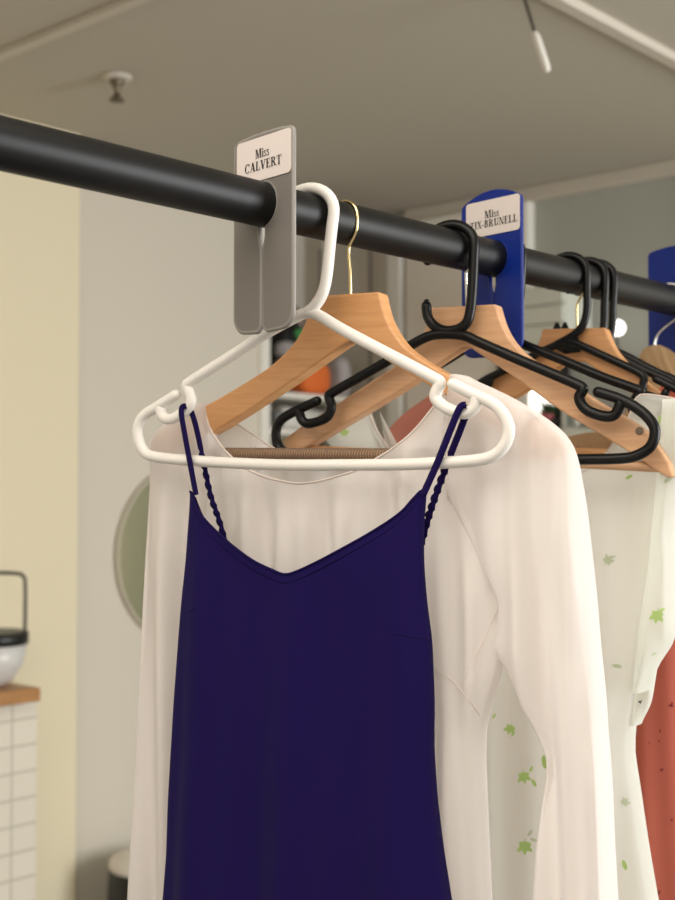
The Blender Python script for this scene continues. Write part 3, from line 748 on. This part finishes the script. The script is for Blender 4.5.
ldp = lambda z: lerp(z, -.55, -.15, .040, .013)
def lf(a, z, side):
    g = lerp(z, -.55, -.18, 1, .22)
    return g * (.0055 * math.sin(a * 70 + side + z * 3) + .0035 * math.sin(a * 128 + 1.7 - z * 5))
b = MB(); LP.sheet(b, lk, 1, ldp, lf, 100, 100); LP.sheet(b, lbk, -1, ldp, lf, 60, 60)
lbody = b.build('bodice_and_skirt', [M['leafcloth'], M['leaf'], M['leafp']], ld, weld=.00005)
rows = [(400, 664, 704), (430, 662, 708), (470, 660, 694), (510, 657, 676), (535, 655, 670.5), (560, 653, 672.5), (590, 650, 671), (610, 646, 672.5), (626, 643, 673.5), (640, 641.5, 671.5), (652, 640, 665), (662, 639.5, 657), (690, 638, 646)]
LS = Panel(PB2, rows, 0.012)
tl = lambda u: LS.zmax
slf = lambda a, z, side: (.0035 * math.sin(a * 210 + z * 9) + .002 * math.sin(a * 90 - z * 40))
b = MB(); LS.sheet(b, tl, 1, lambda z: lerp(z, -.30, -.12, .024, .010), slf, 40, 70); LS.sheet(b, tl, -1, lambda z: lerp(z, -.30, -.12, .024, .010), slf, 30, 50)
lslv = b.build('sleeve', [M['leafcloth'], M['leaf'], M['leafp']], ld, weld=.00005)
SI = Panel(PB2, [(650, 641, 661), (665, 640, 657), (682, 638, 654), (700, 636.8, 651), (714, 636.4, 645), (724, 636.2, 638.5)], -0.004)
b = MB(); SI.sheet(b, lambda u: SI.zmax, 1, lambda z: .010, slf, 20, 30); SI.sheet(b, lambda u: SI.zmax, -1, lambda z: .010, slf, 20, 30)
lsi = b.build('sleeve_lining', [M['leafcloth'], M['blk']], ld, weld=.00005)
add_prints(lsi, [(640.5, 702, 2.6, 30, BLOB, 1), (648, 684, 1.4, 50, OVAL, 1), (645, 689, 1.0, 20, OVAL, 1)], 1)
add_prints(lbody, [(344, 432, 5, 20, IVY, 1), (331, 444, 4.5, 70, IVY, 1), (629, 477, 4, 60, OVAL, 1), (663, 420, 6, 10, IVY, 1), (608, 560, 6, 40, IVY, 2), (613, 557, 3, 80, OVAL, 2),
    (617, 666, 5, 100, OVAL, 2), (510, 729, 6, 200, IVY, 1), (513, 734, 3, 30, OVAL, 1), (494, 716, 3, 30, OVAL, 1), (524, 777, 7, 170, IVY, 1), (534, 783, 4.5, 150, OVAL, 1), (531, 769, 3.5, 20, OVAL, 1),
    (544.5, 762, 7, -10, OVAL, 1), (525, 847, 8, 180, IVY, 1), (530, 833, 4, 40, OVAL, 2), (534, 840, 4, 110, OVAL, 2), (624.5, 865, 5.5, -20, OVAL, 1), (625, 802, 5, 40, IVY, 2)], 1)
add_prints(lslv, [(657, 616, 7.5, 190, IVY, 1), (662, 610, 3.5, 60, OVAL, 1), (654, 654, 3, 60, OVAL, 2), (668, 480, 5, 60, OVAL, 2)], 1)
b = MB(); b.tube(LP.edge_line(lk, 1, ldp, lf, 120, -.985, .985), .0009, 8); b.build('neckline_binding', M['chiffon_hem'], ld)

# ---- coral dress
cdr = empty('coral_dress', PB4.P(0, -.62), 'coral dress with dark red motifs behind the leaf print dress', 'dress')
rows = [(384, 430, 704), (400, 418, 716), (425, 404, 730), (450, 398, 736), (480, 420, 720), (560, 436, 704), (640, 440, 700), (740, 438, 704), (850, 428, 716), (950, 416, 730), (1060, 402, 746)]
CP = Panel(PB4, rows)
ck = CP.top_fn([(418, 405), (432, 398), (446, 393), (458, 420), (490, 455), (540, 480), (590, 486), (632, 470), (655, 430), (662, 388), (680, 390), (706, 397), (716, 403)])
cdp = lambda z: lerp(z, -.55, -.12, .040, .014)
def cf(a, z, side):
    g = lerp(z, -.50, -.18, 1, .2)
    return g * (.010 * math.sin(a * 78 + side + .4) + .004 * math.sin(a * 150 + z * 4))
b = MB(); CP.sheet(b, ck, 1, cdp, cf, 90, 80); CP.sheet(b, ck, -1, cdp, cf, 60, 50)
cb = b.build('bodice_and_skirt', [M['coral'], M['motif']], cdr, weld=.00005)
rows = [(393, 438, 449), (402, 422, 450), (415, 404, 452), (430, 391, 454), (445, 384, 456), (470, 383, 458), (500, 392, 456), (520, 402, 452)]
CS = Panel(PB4, rows)
ct = lambda u: CS.zmax
csf = lambda a, z, side: .002 * math.sin(a * 120 + z * 25) * min(1, max(0, (-.15 - z) * 12))
csd = lambda z: .016 + .02 * min(1, max(0, (-.13 - z) / .08))
b = MB(); CS.sheet(b, ct, 1, csd, csf, 40, 50); CS.sheet(b, ct, -1, csd, csf, 30, 40)
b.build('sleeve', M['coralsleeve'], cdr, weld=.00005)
add_prints(cb, [(672, 705, 3.5, 0, BLOB, 1), (662, 770, 2.6, 40, BLOB, 1), (660, 731, 1.6, 0, OVAL, 1), (659, 741, 1.3, 0, OVAL, 1), (672, 640, 2.5, 50, BLOB, 1), (659, 893, 3, 20, BLOB, 1), (672, 820, 2, 0, BLOB, 1), (649, 743, 1.2, 0, OVAL, 1)], 1)

# ---- tan garment on the wire hanger
tg = empty('tan_garment', PWI.P(0, -.55), 'tan garment with small brown spots on the wire hanger at the right edge', 'garment')
rows = [(345, 540, 770), (400, 540, 770), (440, 543, 766), (500, 556, 750), (700, 560, 750), (900, 545, 765), (1000, 540, 770)]
TP = Panel(PWI, rows)
tk = TP.top_fn([(541, 447), (552, 441), (566, 438), (590, 433), (606, 432), (622, 425), (634, 395), (640, 362), (646, 350), (656, 346), (668, 349), (690, 372), (710, 425), (750, 436), (768, 446)])
tdp = lambda z: lerp(z, -.5, -.1, .03, .012)
tf = lambda a, z, side: .004 * math.sin(a * 90 + side + z * 8) + .009 * math.sin(a * 260 + z * 120) * (1 if z > -.10 else .2)
b = MB(); TP.sheet(b, tk, 1, tdp, tf, 180, 110); TP.sheet(b, tk, -1, tdp, tf, 60, 50)
tb = b.build('bodice_and_skirt', [M['tan'], M['brown']], tg, weld=.00005)
add_prints(tb, [(602, 434.5, 1.6, 0, BLOB, 1), (578, 447, 1.2, 0, BLOB, 1), (590, 446, 1.0, 0, BLOB, 1), (616, 440, 1.2, 0, BLOB, 1)], 1)

# ------------------------------------------------------------------ background things
# sprinkler
p = hit(117, 76, (0, 0, CEIL), Z)
sp = empty('fire_sprinkler', p, 'small metal fire sprinkler head on the ceiling above the rail', 'sprinkler')
b = MB(); b.lathe([(0, 0), (.036, 0), (.038, -.004), (.030, -.010), (.0, -.011)], p, 32); b.build('cover_plate', M['ctrim'], sp)
b = MB(); b.lathe([(0, -.008), (.017, -.008), (.018, -.016), (.012, -.024), (.007, -.034), (.0065, -.046), (.0, -.046)], p, 24); b.build('sprinkler_body', M['brass'], sp)
b = MB(); b.lathe([(0, -.045), (.006, -.045), (.018, -.058), (.018, -.062), (0, -.064)], p, 24); b.build('deflector', M['brass'], sp)
# pull cord
p0 = hit(521, -14, (0, 0, CEIL), Z); k = (p0 - CAM).dot(FW)
q1 = CAM + ray(535, 33) * k; q2 = CAM + ray(547, 69) * k
pc = empty('pull_cord', p0, 'pull cord with a white handle hanging slanted from the ceiling', 'pull cord')
b = MB(); b.tube([p0 + (q1 - p0) * (i / 8) for i in range(9)], .0038, 10); b.build('cord', M['wire'], pc)
b = MB(); b.tube([q1 + (q2 - q1) * (i / 8) for i in range(9)], [.005] + [.0082] * 7 + [.007], 14); b.build('pull_handle', M['trim'], pc)
b = MB(); b.lathe([(0, 0), (.03, 0), (.03, -.012), (.0, -.016)], p0, 24); b.build('ceiling_plate', M['ctrim'], pc)
# round wall mirror
mc = onA(186, 553); mr_ = .268
mi = empty('round_mirror', mc - Z * mr_, 'round wall mirror behind the blouse\'s left sleeve', 'mirror')
b = MB(); b.lathe([(0, .016), (mr_, .016), (mr_, .0), (0, .0)], mc, 64, -V); b.build('mirror_glass', M['mirror'], mi, smooth=False)
b = MB(); b.tube([mc - V * .012 + (U * math.cos(t) + Z * math.sin(t)) * (mr_ + .002) for t in np.linspace(0, 2 * math.pi, 64, endpoint=False)], .005, 10, closed=True); b.build('mirror_frame', M['mframe'], mi)
# bin
bc = onA(154, 855, .22); bz = bc.z; bc.z = 0
bn = empty('waste_bin', bc, 'black waste bin with a pale lid standing below the mirror', 'bin')
b = MB(); b.lathe([(0, 0), (.135, 0), (.14, .01), (.122, bz - .03), (0, bz - .03)], bc, 40); b.build('bin_body', M['blk'], bn)
b = MB(); b.lathe([(0, bz - .035), (.118, bz - .035), (.123, bz - .022), (.118, bz - .006), (.08, bz), (0, bz)], bc, 40); b.build('lid', M['lid'], bn)
# counter top and the handled bowl on it
ct0 = hit(41, 698, corner - V * .26, V)
b = MB(); b.box(Vector((ct0.x, ct0.y, TOPZ)) - U * 2.2, U * 2.2, V * .225, Z * .034)
co = b.build('counter_top', M['counter'], None, smooth=False, bevel=.004)
tag(co, 'brown wooden counter top on the white tiled half wall', 'counter top')
hb = hit(-9, 690, corner - V * .145, V); hb.z = TOPZ + .034; HB = hb
pot = empty('handled_pot', HB, 'white round pot with black rim band and wire loop handle on the wooden counter', 'pot')
b = MB(); b.lathe([(0, 0), (.035, 0), (.055, .016), (.078, .055), (.088, .105), (.084, .105), (0, .10)], HB, 40); b.build('pot_bowl', M['bowl'], pot)
b = MB(); b.lathe([(.086, .104), (.092, .106), (.092, .134), (.086, .136), (.0, .134)], HB, 40); b.build('rim_band', M['blk'], pot)
hx = .084
loop = [(-hx, .12), (-hx, .25), (-hx * .93, .275), (-hx * .7, .282), (0, .283), (hx * .7, .282), (hx * .93, .275), (hx, .25), (hx, .12)]
b = MB(); b.tube([HB + Vector((x, 0, z)) for x, z in spline(loop, 5)], .005, 10); b.build('loop_handle', M['wire'], pot)

# closet: slotted standards, shelves, things on the shelves
def onC(px, py, off): return hit(px, py, corner + V * off, V)
for k, px in enumerate((323, 373)):
    q = onB(px, 490); q.z = 0
    s_ = empty('shelf_standard', q, ('slotted metal shelf upright in the closet, behind the white hanger hook', 'slotted metal shelf upright in the closet, right of the brass hook')[k], 'shelf upright')
    b = MB(); b.box(q - V * .012 - U * .014, V * .024, U * .013, Z * 2.45); b.build('channel', M['closet'], s_, smooth=False)
    b = MB()
    for i in range(70): b.box(q - V * .007 - U * .015 + Z * (1.3 + i * .016), V * .014, U * .001, Z * .011)
    b.build('slots', M['blk'], s_, smooth=False)
w_ = (corner - a0).length
SH = []
for k, (yy, lab_) in enumerate(((394, 'upper white closet shelf under the orange bag'), (430, 'lower white closet shelf under the rolled towel'))):
    zz = onA(320, yy).z
    b = MB(); b.box(Vector((a0.x, a0.y, zz - .02)) + U * .02 + V * .02, U * (w_ - .03), V * .378, Z * .02)
    o = b.build('closet_shelf', M['trim'], None, smooth=False, bevel=.002); tag(o, lab_, 'shelf'); SH.append(zz)
def soft(name, c, rx, ry, rz, m, parent=None, seed=0, amp=.12, sq=2.6):
    rnd = random.Random(seed); ph = [rnd.uniform(0, 6) for _ in range(6)]; nu, nv = 28, 18; vs_ = []; fs = []
    sg = lambda v, e: math.copysign(abs(v) ** e, v)
    for j in range(nv + 1):
        t = math.pi * j / nv - math.pi / 2
        for i in range(nu):
            p_ = 2 * math.pi * i / nu; e = 2 / sq
            k = 1 + amp * (math.sin(3 * p_ + ph[0]) * math.cos(2 * t + ph[1]) + .6 * math.sin(5 * p_ + ph[2] + 3 * t)) * math.cos(t)
            x, y, z = sg(math.cos(t), e) * sg(math.cos(p_), e) * rx * k, sg(math.cos(t), e) * sg(math.sin(p_), e) * ry * k, sg(math.sin(t), e) * rz
            vs_.append(Vector(c) + U * x + V * y + Z * z)
    for j in range(nv):
        for i in range(nu): fs.append((j * nu + i, j * nu + (i + 1) % nu, (j + 1) * nu + (i + 1) % nu, (j + 1) * nu + i))
    mb = MB(); mb.add(vs_, fs); return mb.build(name, m, parent, weld=.0001)
def shelfpt(px, off, zz): q = onC(px, 400, off); q.z = zz; return q
bp_ = shelfpt(283, .30, SH[0])
bag = empty('black_bag', bp_, 'black bag with green and orange patches on the upper closet shelf behind the grey divider', 'bag')
soft('bag_body', bp_ + Z * .155, .085, .075, .155, M['blk'], bag, 1, .05)
soft('green_patch', bp_ + Z * .232 + U * .03 - V * .060, .045, .022, .026, M['green'], bag, 2)
soft('orange_patch', bp_ + Z * .165 + U * .030 - V * .062, .040, .022, .035, M['orange'], bag, 3)
soft('pink_patch', bp_ + Z * .30 + U * .02 - V * .02, .035, .03, .03, M['pink'], bag, 4)
for (du, dz, sc) in ((-.055, .175, 1), (-.060, .115, .9)): soft('grey_pompom', bp_ + Z * dz + U * du - V * .066, .040 * sc, .03, .030 * sc, M['greycl'], bag, 5)
b = MB(); b.tube([bp_ + U * (.055 + .055 * math.cos(t)) + Z * (.29 + .055 * math.sin(t)) for t in np.linspace(-.2, math.pi + .2, 20)], .006, 10); b.build('bag_handle', mat('brown_strap', (.20, .09, .05), .6), bag)
o = soft('orange_bag', shelfpt(309, .10, SH[0] + .0605), .075, .055, .060, M['orange'], None, 7, .04, 3.2); tag(o, 'bright orange cloth pouch on the upper closet shelf under the wooden hanger arm', 'pouch')
o = soft('grey_cloth_roll', shelfpt(338, .10, SH[0] + .0755), .040, .05, .075, M['greycl'], None, 8, .06); tag(o, 'bundled mottled grey cloth right of the orange pouch', 'cloth')
o = soft('white_cloth', shelfpt(372, .16, SH[0] + .0305), .080, .07, .030, M['whitecl'], None, 9, .2); tag(o, 'crumpled white cloth on the upper closet shelf at the right end', 'cloth')
tc_ = shelfpt(290, .10, SH[1] + .0405)
tw = empty('rolled_towel', tc_ - Z * .04, 'rolled white towel with a grey end on the lower closet shelf', 'towel')
dirr = (U * .97 + V * .25).normalized(); t0 = tc_ - dirr * .05
b = MB(); b.tube([t0 + dirr * (.25 * i / 12) for i in range(13)], .040, 24); b.build('towel_roll', M['whitecl'], tw)
b = MB(); b.lathe([(0, .046), (.026, .045), (.030, .03), (.0, .02)], t0, 24, -dirr); b.build('roll_end', M['dgrey'], tw)

# end wall: cupboard, globe lamp, teal cabinet with a plant
p, ex, ez = rectB(524, 284, 566, 346, .16)
cb_ = empty('wall_cupboard', p, 'pale green-grey wall cupboard on the end wall behind the blue name divider', 'cupboard')
b = MB(); b.box(p, ex, ez, U * .155); b.build('cupboard_body', M['cupb'], cb_, smooth=False, bevel=.003)
for i in range(3):
    b = MB(); b.box(p - U * .016 + ez * (i / 3 + .015) + ex * .02, ex * .96, ez * .30, U * .016); b.build('door', M['cupb'], cb_, smooth=False, bevel=.003)
g = onB(617, 328, .10)
gl = empty('globe_lamp', onB(617, 360, .02), 'small lit white globe lamp on the end wall right of the rearmost wooden hanger', 'lamp')
b = MB(); b.lathe([(.024 * math.sin(t), -.024 * math.cos(t)) for t in np.linspace(0, math.pi, 17)], g, 28); b.build('lamp_globe', M['globe'], gl)
b = MB(); b.tube([g - Z * .022, g - Z * .06, g - Z * .085 + U * .03, g - Z * .09 + U * .099], .006, 10); b.build('lamp_arm', M['wire'], gl)
p, ex, ez = rectB(560, 426, 640, 470, .34)
p.z = 0
hgt = onB(590, 428, .34).z
tl_ = empty('teal_cabinet', p, 'grey-teal cabinet against the end wall below the bright window', 'cabinet')
pz = p - ex.normalized() * .35
b = MB(); b.box(pz, ex + ex.normalized() * .35, Z * hgt, U * .335); b.build('cabinet_body', M['teal'], tl_, smooth=False, bevel=.004)
b = MB(); b.box(pz - U * .015 + Z * (hgt - .03) , ex + ex.normalized() * .35, Z * .03, U * .35); b.build('cabinet_top', M['cupb'], tl_, smooth=False, bevel=.003)
pb = onB(552, 428, .25); pb.z = hgt
pl_ = empty('potted_plant', pb, 'dark leafy plant with a dusty pink flower on the cabinet beside the bright window', 'plant')
b = MB(); b.lathe([(0, 0), (.022, 0), (.03, .045), (.026, .045), (0, .04)], pb, 20); b.build('plant_pot', M['blk'], pl_)
rnd = random.Random(3); b = MB()
for i in range(34):
    an = rnd.uniform(0, 6.28); el = rnd.uniform(.1, 1.3); d = Vector((math.cos(an) * math.cos(el), math.sin(an) * math.cos(el), math.sin(el))); s_ = d.orthogonal().normalized() * .009
    o_ = pb + Z * .04; L_ = rnd.uniform(.04, .075); 
    q = [o_ + d * L_ * .25, o_ + d * L_ * .6 + s_, o_ + d * L_, o_ + d * L_ * .6 - s_]; nn = d.cross(s_).normalized() * .0008
    b.prism([x + nn for x in q], [x - nn for x in q])
b.build('foliage', M['plant'], pl_, smooth=False)
soft('flower', pb + Z * .045 - U * .03, .016, .016, .014, M['flower'], pl_, 3, .25)
p, ex, ez = rectB(562, 403, 577, 428, .27)
p.z = hgt
fr = empty('white_picture_frame', p, 'small white frame standing on the cabinet right of the plant', 'frame')
e = ex.normalized(); hz = Z * .085; wx = ex
b = MB()
for (s_, sx, sz) in ((p, e * .010, hz), (p + wx - e * .010, e * .010, hz), (p, wx, Z * .010), (p + hz - Z * .010, wx, Z * .010)): b.box(s_, sx, sz, U * .012)
b.build('frame_border', M['trim'], fr, smooth=False)
b = MB(); b.box(p + e * .008 + Z * .008 + U * .004, wx - e * .016, hz - Z * .016, U * .006); b.build('frame_panel', M['teal'], fr, smooth=False)

# repeats share a group
for o in list(C.objects):
    if o.parent or 'category' not in o: continue
    b_ = o.name.split('.')[0]
    g_ = {'wooden_hanger': 'wooden hangers on the rail', 'rail_divider': 'name dividers on the rail', 'shelf_standard': 'closet shelf uprights', 'closet_shelf': 'closet shelves'}.get(b_)
    if b_ == 'plastic_hanger' and 'black' in o['label']: g_ = 'black plastic hangers on the rail'
    if g_: o['group'] = g_
